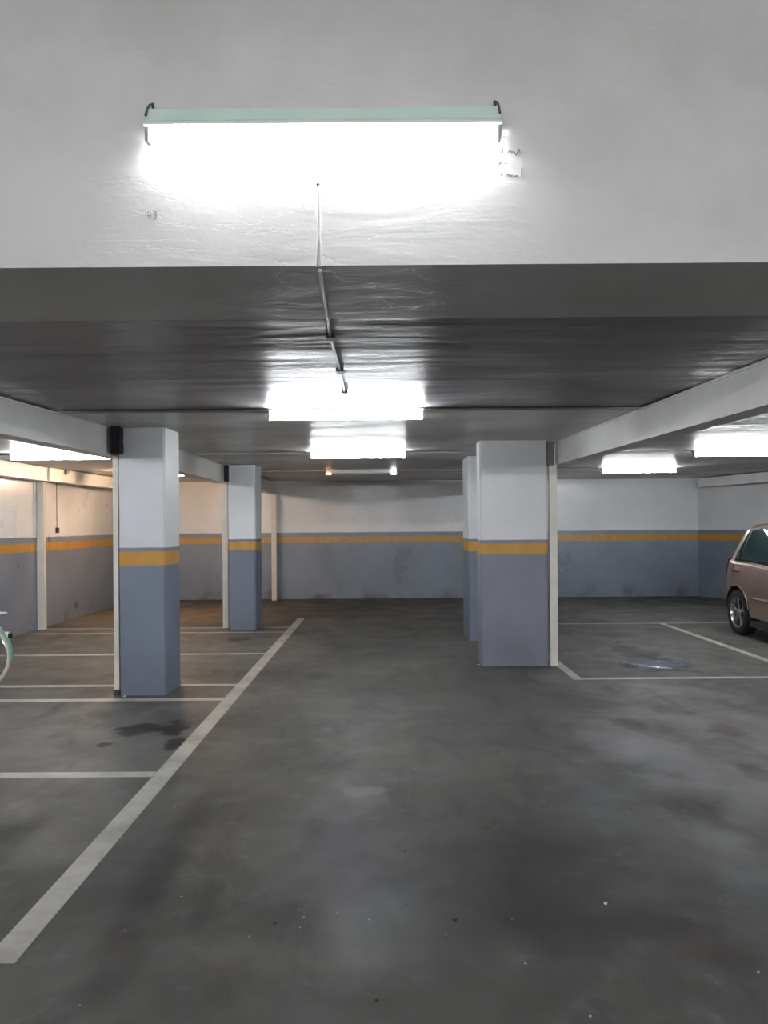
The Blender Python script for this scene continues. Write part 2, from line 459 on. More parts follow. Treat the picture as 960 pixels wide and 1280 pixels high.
P2 = pillar((286.5, 788), (320, 788), .44, M['pillar'], 'slim pillar of the left row standing farther back, beside the aisle line', .02)
P3 = pillar((601.5, 832.5), (687, 832.5), .30, M['pillar_right'], 'broad pillar on the right of the aisle, grey below and white above')
P4 = pillar((587, 801), (640, 801), .72, M['pillar'], 'pillar mostly hidden behind the broad right-hand pillar')

# ------------------------------------------------------------------ steel posts and girders
def post(p0, p1, ztop, label, dp=.07, foot=None, extra=None, mat='post', dy=0):
    (xa, ya), (xb, yb) = floor_pt(*p0), floor_pt(*p1); y = (ya+yb)/2+dy; hw = (xb-xa)/2; cx = (xa+xb)/2
    t = thing('steel_post', (cx, y, 0), label, 'post', group='cream steel posts', kind='thing')
    bm = BM(); z0 = .045 if foot else .006
    box(bm, -hw, hw, 0, dp, z0, ztop); bev(bm, .006, 2); link('shaft', bm, M[mat], t, smooth=True)
    bm = BM(); box(bm, -hw*(1.12 if foot else 1.05), hw*(1.12 if foot else 1.05), -.008, dp+.008, 0, z0); bev(bm, .003, 1)
    link('foot_plate', bm, M['dark_steel' if foot else mat], t)
    bm = BM(); box(bm, -hw-.003, hw+.003, -.006, dp+.006, ztop, ztop+.008); link('head_plate', bm, M[mat], t)
    if extra:
        bm = BM(); box(bm, -hw-.006, hw+.006, -.006, dp+.006, extra[0], extra[1]); bev(bm, .004, 2)
        link('dark_wrap', bm, M['dark_steel'], t)
    return t
GB = .62
post((143.0, 869), (149.2, 869), H(GB)-.008, 'cream steel post tight against the left side of the nearest left pillar', foot=True)
post((279, 785), (285.6, 785), H(GB)-.008, 'cream steel post beside the slim left pillar farther back')
post((340, 750.5), (345.8, 750.5), H(.64)-.008, 'cream steel post standing free before the back wall, left of the aisle end')
post((47, 787), (55.5, 787), H(.66)-.008, 'cream steel post standing against the left wall', dp=.08)
post((688.6, 832.5), (698, 832.5), H(GB)-.008, 'cream steel post on the right side of the broad right-hand pillar')
post((863.5, 744.5), (870.5, 744.5), H(.70)-.008, 'cream steel post with dark wrapping in the back right corner', extra=(.50, .66), mat='girder')

def px_of(x, y):     # pixel of a floor point, inverse of floor_pt
    ux, uy = x*F/y, F*1.45/y+17
    return (480+ux+TH*uy, 640+uy-TH*ux)
post(px_of(-2.84, 2.62), px_of(-2.77, 2.62), H(GB)-.008, 'cream steel post left of the view under the near girder end')
post(px_of(2.14, 2.62), px_of(2.21, 2.62), H(GB)-.008, 'cream steel post right of the view under the near girder end')

def girder(x0, y0, x1, y1, z0, z1, wd, label, out=-1, z1b=None, z0b=None):
    """hollow steel girder from (x0,y0) to (x1,y1); (x,y) is the face toward the aisle, width goes to side out"""
    z1b = z1 if z1b is None else z1b; z0b = z0 if z0b is None else z0b
    d = Vector((x1-x0, y1-y0, 0)); L = d.length; rz = math.atan2(d.y, d.x)
    t = thing('steel_girder', (x0, y0, 0), label, 'girder', rz=rz, group='grey-white steel girders', kind='thing')
    s = -out; bm = BM()      # local +x along, local +y = left of direction (towards -X)
    ys = sorted((0.004*s, wd*s))
    zb = lambda f: z0+(z0b-z0)*f; zt = lambda f: z1+(z1b-z1)*f
    hexa(bm, [(0, ys[0], zb(0)+.01), (L, ys[0], zb(1)+.01), (L, ys[1], zb(1)+.01), (0, ys[1], zb(0)+.01)],
             [(0, ys[0], zt(0)-.01), (L, ys[0], zt(1)-.01), (L, ys[1], zt(1)-.01), (0, ys[1], zt(0)-.01)])
    link('web', bm, M['girder'], t)
    for nm, f0, f1 in (('bottom_flange', lambda f: zb(f), lambda f: zb(f)+.012), ('top_flange', lambda f: zt(f)-.014, lambda f: zt(f))):
        bm = BM(); ya, yb = sorted((-.006*s, (wd+.006)*s))
        hexa(bm, [(0, ya, f0(0)), (L, ya, f0(1)), (L, yb, f0(1)), (0, yb, f0(0))],
                 [(0, ya, f1(0)), (L, ya, f1(1)), (L, yb, f1(1)), (0, yb, f1(0))])
        bev(bm, .002, 1); link(nm, bm, M['girder'], t)
    return t
girder(-2.73, 2.58, -2.315, 6.95, H(GB), H(.861), .15, 'grey-white girder running from upper left towards the nearest left pillar', out=-1)
girder(-2.27, 7.15, -2.245, 11.05, H(GB), H(.862), .15, 'grey-white girder between the two pillars of the left row', out=-1)
girder(-2.235, 11.3, -2.14, YB-.03, H(GB+.025), H(.866), .15, 'grey-white girder from the slim left pillar to the back wall', out=-1)
girder(2.105, 2.58, 1.80, 7.98, H(GB), H(.861), .15, 'grey-white girder running from upper right towards the broad pillar', out=1)
girder(1.73, 8.35, 1.72, YB-.03, H(GB), H(.861), .12, 'grey-white girder hidden behind the broad right-hand pillar', out=1)
girder(-4.80, 5.9, -4.80, 11.05, H(.67), H(.861), .15, 'girder along the left wall, nearer than its post', out=-1)
girder(-4.79, 11.1, -4.62, 14.2, H(.68), H(.868), .15, 'girder along the left wall, beyond its post', out=-1)
girder(7.2, 10.3, 6.12, 15.05, H(.70), H(.868), .15, 'girder along the slanting right wall above the car', out=1)

def block(name, x0, x1, y0, y1, z0, z1, mat, label, cat, rough=0, group=None):
    cx, cy = (x0+x1)/2, (y0+y1)/2; bm = BM(); box(bm, x0-cx, x1-cx, y0-cy, y1-cy, 0, z1-z0); bev(bm, min(x1-x0, y1-y0)*.15, 2)
    if rough:
        bmesh.ops.subdivide_edges(bm, edges=bm.edges[:], cuts=3, use_grid_fill=True)
        for v in bm.verts: v.co += mnoise.noise_vector(v.co*18+Vector((cx, 0, 3)))*rough
    return tag(link(name, bm, M[mat], loc=(cx, cy, z0), smooth=True), label, cat, group, 'thing')
xa = x_at(140.5, 550, 6.6); xb = x_at(151.5, 550, 6.6)
block('foam_pad', xa, xb, 6.56, 6.66, height_at(146, 567, 6.6), height_at(146, 534, 6.6), 'black_foam', 'crumpled black foam pad wedged at the top of the nearest left pillar', 'foam pad', .006, 'black foam pads at girder ends')
xa = x_at(281.5, 590, 10.75); xb = x_at(286, 590, 10.75)
block('foam_pad', xa, xb, 10.66, 10.76, height_at(284, 602, 10.7), height_at(284, 581.5, 10.7), 'black_foam', 'small black foam pad at the top of the slim left pillar', 'foam pad', .003, 'black foam pads at girder ends')
xa = x_at(684, 567, 7.94); xb = x_at(691.5, 567, 7.94)
block('steel_bracket', xa, xb, 7.90, 7.975, height_at(687, 582, 7.95), height_at(687, 552.5, 7.95), 'holder', 'grey bracket joining girder and broad right-hand pillar', 'bracket')

# ------------------------------------------------------------------ lamps
def lamp(cx, y, zt, tube_mat, label, L=1.15, wall=False, dead=False, body='lamp_body', group='fluorescent ceiling lamps'):
    """batten lamp; the bare tube hangs on the side towards the camera. wall=True: fixed to a vertical face at y."""
    hl = L/2
    t = thing('fluorescent_lamp', (cx, y, zt), label, 'lamp', group=group, kind='thing')
    if wall:
        # batten on the face, widening lip at its lower edge
        bm = BM(); hexa(bm, [(-hl, 0, -.055), (-hl, -.055, -.055), (-hl, -.062, -.046), (-hl, -.045, 0), (-hl, 0, 0)],
                            [(hl, 0, -.055), (hl, -.055, -.055), (hl, -.062, -.046), (hl, -.045, 0), (hl, 0, 0)])
        link('batten', bm, M[body], t)
        ty, tz, r = -.034, -.088, .0125; 
        bm = BM(); box(bm, -hl-.004, hl+.004, -.066, 0, -.062, -.054); bev(bm, .002, 1); link('reflector_lip', bm, M['lamp_body'], t)
        for s in (-1, 1):
            bm = BM(); tube(bm, [(s*(hl-.010), -.004, .026), (s*(hl-.014), -.02, .030), (s*(hl-.006), -.03, .020), (s*(hl-.004), -.045, .0), (s*(hl-.003), -.062, -.03)], .0045, 6)
            link('hanging_wire', bm, M['cable'], t, smooth=True)
    else:
        bm = BM(); box(bm, -hl, hl, -.02, .025, -.055, 0); bev(bm, .004, 2); link('batten', bm, M[body], t)
        ty, tz, r = -.034, -.068, .0125
    for s in (-1, 1):
        bm = BM(); box(bm, s*(hl-.002)-.006, s*(hl-.002)+.006, ty-.017, ty+.017, tz-.018, tz+.045 if wall else tz+.05); bev(bm, .003, 2)
        link('lamp_holder', bm, M['holder'], t, smooth=True)
    bm = BM(); tube(bm, [(-hl+.012, ty, tz), (hl-.012, ty, tz)], r, 12)
    tb = link('fluorescent_tube', bm, M[tube_mat], t, smooth=True)
    if dead:
        for s, mt, ln in ((-1, 'glow_orange', .085), (1, 'glow_white', .08)):
            bm = BM(); tube(bm, [(s*(hl-.012), ty, tz), (s*(hl-.012-ln), ty, tz)], r+.0012, 12)
            link('glowing_end', bm, M[mt], tb, smooth=True)['label'] = 'glowing %s end of the unlit tube' % ('orange' if s < 0 else 'white')
    return t
cxf = (x_at(187, 160, YN-.06)+x_at(620.5, 160, YN-.06))/2
lamp(cxf, YN, height_at(400, 134.5, YN-.045), 'tube_front', 'large lit tube lamp fixed to the white upper face nearest the viewer', L=1.15, wall=True, body='lamp_green', group='fluorescent lamps')
G = 'fluorescent lamps'
y = 5.76
lamp((x_at(336, 524, y)+x_at(530, 524, y))/2, y, H(.868), 'tube_cool', 'lit tube lamp over the aisle, second from the viewer', group=G)
y = 9.0
lamp((x_at(388, 569, y)+x_at(508, 569, y))/2, y, H(.866), 'tube_cool', 'small lit tube lamp over the aisle, farther back than the second', L=1.1, group=G)
lamp(x_at(78, 570, 8.9), 8.9, H(.866), 'tube_cool', 'lit tube lamp at left, seen under the left girder', group=G)
y = 9.1
lamp(x_at(866, 567, y)+.575, y, H(.866), 'tube_cool', 'lit tube lamp at far right, cut by the photo edge', group=G)
y = 12.1
lamp((x_at(408, 592, y)+x_at(495, 592, y))/2, y, H(.88), 'tube_dead', 'unlit tube lamp with one orange and one white glowing end', L=1.12, dead=True, group=G)
lamp(x_at(798, 590, y), y, H(.88), 'tube_cool', 'lit tube lamp right of the broad pillar, above the stained bay', L=1.15, group=G)
lamp(x_at(191, 593, y), y, H(.88), 'tube_warm', 'warm tube lamp behind the nearest left pillar, only its end visible', group=G)
# unseen lamps added in the side bays to brighten the interior
for xx, yy, zz in ((-4.15, 5.1, ZC), (-4.0, 3.6, .872), (4.3, 3.7, .872), (4.9, 5.76, .868), (6.3, 6.2, .858), (5.6, 3.7, .872)):
    lamp(xx, yy, H(zz), 'tube_cool', 'added fill tube lamp in a side bay outside the view', group='added fill lamps in the side bays')
# unseen lamps added behind the viewer to light the upper face
for xx in (-4.2, -2.8, -1.4, 0.0, 1.4, 2.8, 4.2):
    lamp(xx, -3.9, H(1.35), 'tube_behind', 'added fill tube lamp under the beam in the bay behind the viewer', group='added fill lamps behind the viewer')

# ------------------------------------------------------------------ conduits and cables
def conduit(pts, r, label, mat='conduit', clips=True, name='conduit_pipe'):
    o = Vector(pts[0]); bm = BM(); tube(bm, [Vector(p)-o for p in pts], r, 8)
    c = tag(link(name, bm, M[mat], loc=tuple(o), smooth=True), label, 'conduit', None, 'thing')
    return c
conduit([(-2.36, 5.705, H(.866)), (1.86, 5.705, H(.866))], .0065, 'dark cable running straight across the ceiling over the second lamp', 'cable', name='ceiling_cable')
conduit([(-2.2, 9.03, H(.852)), (-.88, 9.03, H(.852))], .010, 'white ceiling conduit left of the third aisle lamp')
conduit([(.30, 9.03, H(.852)), (.92, 9.03, H(.852))], .010, 'white ceiling conduit right of the third aisle lamp')
conduit([(-2.0, 12.13, H(.866)), (-.93, 12.13, H(.866))], .010, 'white ceiling conduit left of the unlit lamp')
conduit([(.22, 12.13, H(.866)), (1.6, 12.13, H(.866))], .010, 'white ceiling conduit right of the unlit lamp')
conduit([(1.95, 12.13, H(.866)), (3.36, 12.13, H(.866))], .010, 'conduit from the right girder to the lamp above the stained bay')
conduit([(1.95, 9.13, H(.852)), (3.62, 9.13, H(.852))], .010, 'conduit from the right girder to the far right lamp')
conduit([(-4.7, 8.93, H(.852)), (-4.32, 8.93, H(.852))], .010, 'conduit left of the lamp under the left girder', 'cable')
conduit([(-3.1, 8.93, H(.852)), (-2.45, 8.93, H(.852))], .010, 'conduit right of the lamp under the left girder', 'cable')

# the twin wire from the first lamp down the face, then along the ceiling to the second lamp
t = thing('lamp_wire', (x_at(397, 230, YN), YN, height_at(397, 228, YN)), 'twin white wire hanging from the first lamp down the white face', 'wire')
o0 = Vector((x_at(397, 230, YN), YN, height_at(397, 228, YN)))
def fp(px, py, dy): y = YN-dy; return Vector((x_at(px, py, y), y, height_at(px, py, y)))-o0
bm = BM(); tube(bm, [fp(394.5, 228, .008), fp(395, 245, .012), fp(397.5, 285, .012), fp(400.5, 305, .012), fp(400.6, 333, .010)], .0042, 8)
link('wire_strand', bm, M['conduit'], t, smooth=True)
bm = BM(); tube(bm, [fp(399, 228, .008), fp(399.8, 250, .010), fp(400, 285, .012), fp(397, 305, .012), fp(395.4, 333, .010)], .0042, 8)
link('wire_strand', bm, M['conduit'], t, smooth=True)
bm = BM(); tube(bm, [fp(398, 225, .003), fp(398, 231, .012)], .006, 8); link('wall_clip', bm, M['dark_steel'], t, smooth=True)
zc = H(.866)
def cp(px, py, z=zc):
    dx, dy = px-480, py-640; uy = dy+TH*dx-17; Y = -F*(z-1.45)/uy; return Vector(((dx-TH*dy)*Y/F, Y, z))
pts = [cp(409.5, 392), cp(412.5, 420), cp(424.5, 462), cp(430.5, 490), cp(434.5, 506), cp(436, 513, H(.86))]
pts.insert(0, Vector((-.228, 3.18, H(ZC)-.007))); pts.insert(0, Vector((-.207, 2.585, H(ZC)-.007)))
o1 = pts[0].copy()
t = thing('ceiling_cable', tuple(o1), 'pale cable clipped along the ceiling between the first and second lamps', 'cable')
bm = BM(); tube(bm, [p-o1 for p in pts], .007, 8); link('cable', bm, M['conduit'], t, smooth=True)
for px, py in ((413.5, 421), (425, 463), (431, 490)):
    p = cp(px, py)-o1; bm = BM(); box(bm, p.x-.02, p.x+.02, p.y-.03, p.y+.03, p.z-.012, p.z+.008); bev(bm, .004, 2)
    link('cable_joint', bm, M['cable'], t, smooth=True)

# left wall: conduit, switch cable and small bracket lamp
def lw(px, py, X=XL+.015):
    dx, dy = px-480, py-640; ux = dx-TH*dy; uy = dy+TH*dx-17; Y = X*F/ux; return (X, Y, 1.45-uy*Y/F)
a = lw(43.6, 602); c = lw(44.6, 672)
conduit([a, (a[0], a[1], c[2])], .012, 'short white pipe running down the left wall beside the post')
a = lw(71.5, 602); c = lw(72.5, 662)
t = thing('wall_switch', (XL, a[1], c[2]-.02), 'small dark switch hanging on a thin cable on the left wall', 'switch')
bm = BM(); tube(bm, [(.008, 0, .04), (.008, 0, a[2]-c[2]+.02)], .005, 6); link('cable', bm, M['cable'], t)
bm = BM(); box(bm, 0, .03, -.035, .035, -.03, .05); bev(bm, .006, 2); link('switch_box', bm, M['dark_steel'], t, smooth=True)
a = lw(82, 590, -4.76)
t = thing('bracket_lamp', (-4.755, a[1], a[2]-.04), 'small white knob fixed to the left wall girder', 'lamp')
bm = BM(); lathe(bm, [(.001, 0), (.04, 0), (.04, .02), (.001, .02)], 16, 'x', (.0, 0, .04), closed=False); link('base', bm, M['holder'], t, smooth=True)
bm = BM(); lathe(bm, [(.001, .02), (.02, .02), (.024, .05), (.012, .065), (.001, .066)], 16, 'x', (0, 0, .04), closed=False); link('bulb', bm, M['white_plastic'], t, smooth=True)

# ------------------------------------------------------------------ floor litter
def speck(px, py, s, mat, label, group, name):
    x, y = floor_pt(px, py); bm = BM(); bmesh.ops.create_icosphere(bm, subdivisions=1, radius=1)
    k = random.random()*9
    for v in bm.verts:
        v.co *= 1+.5*mnoise.noise(v.co*1.7+Vector((k, k, k)))
        s_ = s*.62; v.co.x *= s_*1.4; v.co.y *= s_; v.co.z = max(v.co.z, -.4)*s_*.5
    mz = min(v.co.z for v in bm.verts)
    for v in bm.verts: v.co.z -= mz
    tag(link(name, bm, M[mat], loc=(x, y, .001), rot=(0, 0, k)), label, 'debris', group)
for px, py, s in ((227, 1121, .0075), (156, 1163, .005), (287, 1133, .006), (312, 1171, .007), (380, 1147, .007), (300, 1113, .005), (374, 1137, .004),
                  (422, 1142, .006), (461, 1150, .005), (558, 1169, .006), (657, 1205, .007), (738, 1271, .008), (948, 1216, .007),
                  (848, 975, .007), (219, 1009, .005), (100, 1257, .004), (460, 1243, .004), (375, 1160, .004), (640, 1150, .004)):
    speck(px, py, s, 'chip', 'tiny pale chip of debris lying on the dark aisle floor', 'pale chips of debris on the aisle floor', 'debris_chip')
for px, py, s in ((344, 1154, .010), (125, 1205, .006), (507, 1065, .008), (554, 1022, .009), (782, 1020, .007), (471, 1250, .012), (508, 1131, .008), (569, 1150, .012), (698, 1010, .007)):
    speck(px, py, s, 'dark_scrap', 'tiny dark crumb lying on the aisle floor', 'dark crumbs on the aisle floor', 'debris_crumb')
speck(757, 1130, .013, 'paper', 'curled pale scrap, largest scrap on the near right floor', None, 'paper_scrap')
speck(156, 871, .028, 'paper', 'pale lump of rubble at the foot of the nearest left pillar', None, 'rubble_lump')
speck(598, 831, .020, 'paper', 'pale chip at the left foot of the broad right-hand pillar', None, 'plaster_chip')
# paper strip on the far right floor
x, y = floor_pt(780, 769.5); bm = BM()
vs = [(-.12, -.02), (-.05, .022), (.05, -.004), (.13, -.03)]
g = [[bm.verts.new((u, v+w_, .004+.012*((i % 2)))) for w_ in (-.018, .018)] for i, (u, v) in enumerate(vs)]
for i in range(3): bm.faces.new([g[i][0], g[i+1][0], g[i+1][1], g[i][1]])
bmesh.ops.solidify(bm, geom=bm.faces[:], thickness=.002)
tag(link('paper_strip', bm, M['white_plastic'], loc=(x, y, .003)), 'white paper strip lying on the floor before the back right wall', 'paper')
# crumpled plastic film on the oil stain
x, y = floor_pt(817, 831); bm = BM(); nx, ny = 26, 10; grid = []
for i in range(nx+1):
    row = []
    for j in range(ny+1):
        u = i/nx*2-1; v = j/ny*2-1
        rr = math.sqrt(max(0, 1-u*u))*(1+.25*mnoise.noise(Vector((u*3, v, 2))))
        X = u*.34+.04*mnoise.noise(Vector((u*2, v*2, 5)))
        wd_ = .10+.11*math.exp(-((u-.25)/.45)**2)+.05*mnoise.noise(Vector((u*4+(3 if v > 0 else 9), 0, 4)))
        Yy = v*rr*wd_*1.3-.03*u+.05*mnoise.noise(Vector((u*3, 7, 0)))
        h = .012+.03*abs(mnoise.noise(Vector((u*6, v*4, 1))))*(1-abs(u))**.5*(1-abs(v)*.8)
        row.append(bm.verts.new((X, Yy, h if abs(v) < 1 else .003)))
    grid.append(row)
for i in range(nx):
    for j in range(ny): bm.faces.new([grid[i][j], grid[i+1][j], grid[i+1][j+1], grid[i][j+1]])
bmesh.ops.remove_doubles(bm, verts=bm.verts, dist=.0005)
tag(link('plastic_film', bm, M['film'], loc=(x, y, .001), smooth=True), 'crumpled bluish plastic film lying on the dark stain in the right bay', 'plastic film')

# ------------------------------------------------------------------ car (nose towards the viewer), built in metres / K
def build_car(wx, wy):
    """wx, wy: outer face of the rear wheel nearest the aisle, on the floor (model units)"""
    k = 1/K
    root_x = wx+.855*k; root_y = wy
    t = thing('car', (root_x, root_y, 0), 'rose-beige family car parked at right, cut by the photo edge', 'car')
    # local: y=0 rear axle, +y rearwards, front axle at -2.68; half width .905
    def hw(y):       # half width in plan
        r = .905
        if y > .18: q = min(1, (y-.18)/.56); r -= .34*q**2.6
        if y < -3.0: q = (-3.0-y)/.46; r -= .40*min(1, q)**2.2
        return r
    def lerp(tab, y):
        for (a, va), (c, vc) in zip(tab, tab[1:]):
            if y <= c: 
                f = (y-a)/(c-a) if y > a else 0
                f = f*f*(3-2*f); return va+(vc-va)*max(0, f)
        return tab[-1][1]
    belt = lambda y: lerp([(-3.5, .72), (-3.2, .80), (-2.6, .90), (-2.1, .96), (0, 1.04), (.55, 1.08), (.78, 1.02)], y)
    roof = lambda y: lerp([(-3.5, .74), (-3.2, .86), (-2.75, 1.0), (-2.5, 1.08), (-1.45, 1.56), (-.6, 1.62), (.2, 1.58), (.5, 1.50), (.72, 1.12), (.80, 1.04)], y)
    bot = lambda y: lerp([(-3.5, .38), (-3.3, .24), (-2.9, .22), (.3, .24), (.66, .34), (.8, .46)], y)
    def ys_(y, z): return y-max(0, z-.72)*.42*min(1, max(0, y)/.6)
    def section(y):
        h, bz, rz, b0 = hw(y), belt(y), roof(y), bot(y)
        rz = max(rz, bz+.01); g = rz-bz; tl = min(.26, g*.42)
        P = [(0, b0), (h*.80, b0), (h*.955, b0+.05), (h*.985, b0+.14), (h*.99, (b0+bz)*.5-.03), (h, (b0+bz)*.5+.08), (h*.992, bz-.12), (h*.978, bz-.03), (h*.93, bz)]
        for f in (.2, .45, .7, .88): P.append((h*.925-tl*(f**1.25)*.92, bz+g*f*.97))
        P += [(h*.925-tl-.05*min(1, g*3), bz+g*.985), (h*.5*(1 if g > .2 else .8), rz), (0, rz+.012)]
        return P
    ys = [-3.46, -3.43, -3.36, -3.25, -3.1, -2.95, -2.8, -2.65, -2.5, -2.3, -2.1, -1.9, -1.7, -1.5, -1.3, -1.1, -.9, -.7, -.5, -.3, -.15, 0, .12, .22, .32, .42, .5, .57, .63, .68, .72, .75, .765]
    bm = BM(); rings = []
    for y in ys:
        P = section(y); full = P+[(-x, z) for x, z in reversed(P[1:-1])]
        rings.append([bm.verts.new((x*k, ys_(y, z)*k, z*k)) for x, z in full])
    for A, B in zip(rings, rings[1:]):
        n = len(A)
        for i in range(n): bm.faces.new([A[i], A[(i+1) % n], B[(i+1) % n], B[i]])
    bm.faces.new(rings[0]); bm.faces.new(list(reversed(rings[-1])))
    body = link('body', bm, M['car_paint'], t, smooth=True)
    # wheel arches cut out of the body
    cb = BM()
    for yy in (0, -2.68):
        for s in (-1, 1):
            cyl = BM(); 
            n = 40; x0, x1 = s*.62, s*1.1
            A = [cb.verts.new((x0*k, (yy+.375*math.cos(a))*k, (.325+.375*math.sin(a))*k)) for a in [2*math.pi*i/n for i in range(n)]]
            B = [cb.verts.new((x1*k, (yy+.375*math.cos(a))*k, (.325+.375*math.sin(a))*k)) for a in [2*math.pi*i/n for i in range(n)]]
            for i in range(n): cb.faces.new([A[i], A[(i+1) % n], B[(i+1) % n], B[i]])
            cb.faces.new(A); cb.faces.new(list(reversed(B))); cyl.free()
    cut = link('cutter', cb, M['car_trim'], t)
    md = body.modifiers.new('arches', 'BOOLEAN'); md.object = cut; md.operation = 'DIFFERENCE'; md.solver = 'EXACT'
    md.material_mode = 'TRANSFER'
    bpy.context.view_layer.update()
    dg = bpy.context.evaluated_depsgraph_get()
    me = bpy.data.meshes.new_from_object(body.evaluated_get(dg)); body.modifiers.clear(); body.data = me
    bpy.data.objects.remove(cut)
    # window panels follow the side of the body, a few mm proud
    def gp(y, f, s=-1, off=.006):
        h, bz, rz = hw(y), belt(y), roof(y); g = rz-bz; tl = min(.26, g*.42)
        return (s*(h*.925-tl*(f**1.25)*.92+off)*k, ys_(y, bz+g*f*.97)*k, (bz+g*f*.97)*k)
    def side_glass(s, y0, y1, f0, f1, name, mat, r=.05, off=.006, lean0=0, lean1=0):
        bm = BM(); nx, nz = 10, 8; G = []
        for i in range(nx+1):
            row = []
            for j in range(nz+1):
                f = f0+(f1-f0)*j/nz; q = j/nz
                y = (y0+lean0*q)+((y1+lean1*q)-(y0+lean0*q))*i/nx
                row.append(bm.verts.new(gp(y, f, s, off)))
            G.append(row)
        for i in range(nx):
            for j in range(nz): bm.faces.new([G[i][j], G[i+1][j], G[i+1][j+1], G[i][j+1]])
        bmesh.ops.solidify(bm, geom=bm.faces[:], thickness=.003)
        return link(name, bm, M[mat], t, smooth=True)
    for s in (-1, 1):
        side_glass(s, -.98, .20, .02, .90, 'window_seal', 'black', off=.004, lean1=-.10)
        side_glass(s, -.94, -.03, .07, .84, 'side_window', 'glass', off=.010, lean1=-.02)
        side_glass(s, .02, .16, .07, .84, 'quarter_window', 'glass', off=.010, lean1=-.09)
        side_glass(s, -2.05, -1.02, .02, .90, 'window_seal', 'black', off=.004, lean0=.62)
        side_glass(s, -1.95, -1.06, .07, .84, 'side_window', 'glass', off=.010, lean0=.56)
        bm = BM()
        tube(bm, [(s*(hw(y)*.93+.006)*k, ys_(y, belt(y))*k, (belt(y)+.004)*k) for y in (-2.0, -1.5, -1, -.5, 0, .18)], .006*k*1.3, 6)
        link('window_strip', bm, M['chrome'], t, smooth=True)['label'] = 'bright strip under the side windows'
        for yy in (-.02, -1.12):
            bm = BM(); X = s*(hw(yy)*.992)
            tube(bm, [(X*k, (yy-.1)*k, .905*k), ((X+s*.03)*k, (yy-.075)*k, .91*k), ((X+s*.034)*k, yy*k, .918*k), ((X+s*.03)*k, (yy+.075)*k, .925*k), (X*k, (yy+.1)*k, .925*k)], .019*k, 8)
            link('door_handle', bm, M['chrome'], t, smooth=True)
        # door seams
        for pts in ([(.10, 1.02), (.10, .86), (.03, .74), (-.14, .66), (-.34, .52), (-.42, .38)], [(-1.0, .99), (-1.0, .7), (-1.0, .34)], [(-2.05, .94), (-2.08, .6), (-2.02, .34)]):
            bm = BM(); tube(bm, [(s*(hw(y)*.994)*k, ys_(y, z)*k, z*k) for y, z in pts], .004*k, 6)
            link('door_seam', bm, M['car_trim'], t)
        bm = BM(); tube(bm, [(s*hw(y)*.993*k, y*k, .56*k) for y in (-2.2, -1.6, -1.0, -.5)], .016*k, 6); link('side_moulding', bm, M['car_paint'], t, smooth=True)
        bm = BM(); box(bm, s*.80*k if s > 0 else -.90*k, s*.90*k if s > 0 else -.80*k, -2.25*k, -.42*k, .17*k, .25*k); bev(bm, .01, 2); link('sill', bm, M['car_trim'], t, smooth=True)
        # mirror
        bm = BM(); box(bm, min(s*.90, s*1.08)*k, max(s*.90, s*1.08)*k, -1.98*k, -1.86*k, 1.0*k, 1.14*k); bev(bm, .02, 3); link('wing_mirror', bm, M['car_paint'], t, smooth=True)
        # tail light wrapping the rear corner
        bm = BM(); G = []
        for i in range(7):
            y = .36+.34*i/6; row = []
            for j in range(5):
                z = .80+.30*j/4*(1-.15*(6-i)/6); row.append(bm.verts.new((s*(hw(y)*(1-.018*j/4)+.010)*k, ys_(y, z)*k, z*k)))
            G.append(row)
        for i in range(6):
            for j in range(4): bm.faces.new([G[i][j], G[i+1][j], G[i+1][j+1], G[i][j+1]])
        bmesh.ops.solidify(bm, geom=bm.faces[:], thickness=.006); link('tail_light', bm, M['tail_red'], t, smooth=True)
        bm = BM(); bmesh.ops.create_uvsphere(bm, u_segments=16, v_segments=8, radius=1)
        for v in bm.verts: v.co = Vector(((s*.62+v.co.x*.17)*k, (-3.28+v.co.y*.13)*k, (.70+v.co.z*.085)*k))
        link('headlight', bm, M['alloy'], t, smooth=True)
        # dark strip of the rear side shoulder above the wheel arch
        bm = BM(); tube(bm, [(s*(.900 if math.cos(a) < .4 else hw(.39*math.cos(a))*.985)*k, (.385*math.cos(a))*k, (.325+.385*math.sin(a))*k) for a in [math.radians(12+156*i/24) for i in range(25)]], .010*k, 6)
        link('wheel_arch_lip', bm, M['car_paint'], t, smooth=True)
    # windscreen and rear window
    def cross(y0, y1, name):
        bm = BM(); G = []
        for i in range(9):
            y = y0+(y1-y0)*i/8; h, bz, rz = hw(y), belt(y), roof(y); row = []
            for j in range(9):
                u = j/8*2-1; X = u*(h*.95-min(.26, (rz-bz)*.42)-.1); row.append(bm.verts.new((X*k, ys_(y, rz)*k, (rz+.020-.01*u*u)*k)))
            G.append(row)
        for i in range(8):
            for j in range(8): bm.faces.new([G[i][j], G[i+1][j], G[i+1][j+1], G[i][j+1]])
        bmesh.ops.solidify(bm, geom=bm.faces[:], thickness=.004); link(name, bm, M['glass'], t, smooth=True)
    cross(-2.42, -1.55, 'windscreen'); cross(.52, .70, 'rear_window')
    bm = BM(); box(bm, -.75*k, .75*k, -3.47*k, -3.42*k, .30*k, .46*k); bev(bm, .01, 2); link('front_grille', bm, M['car_trim'], t)
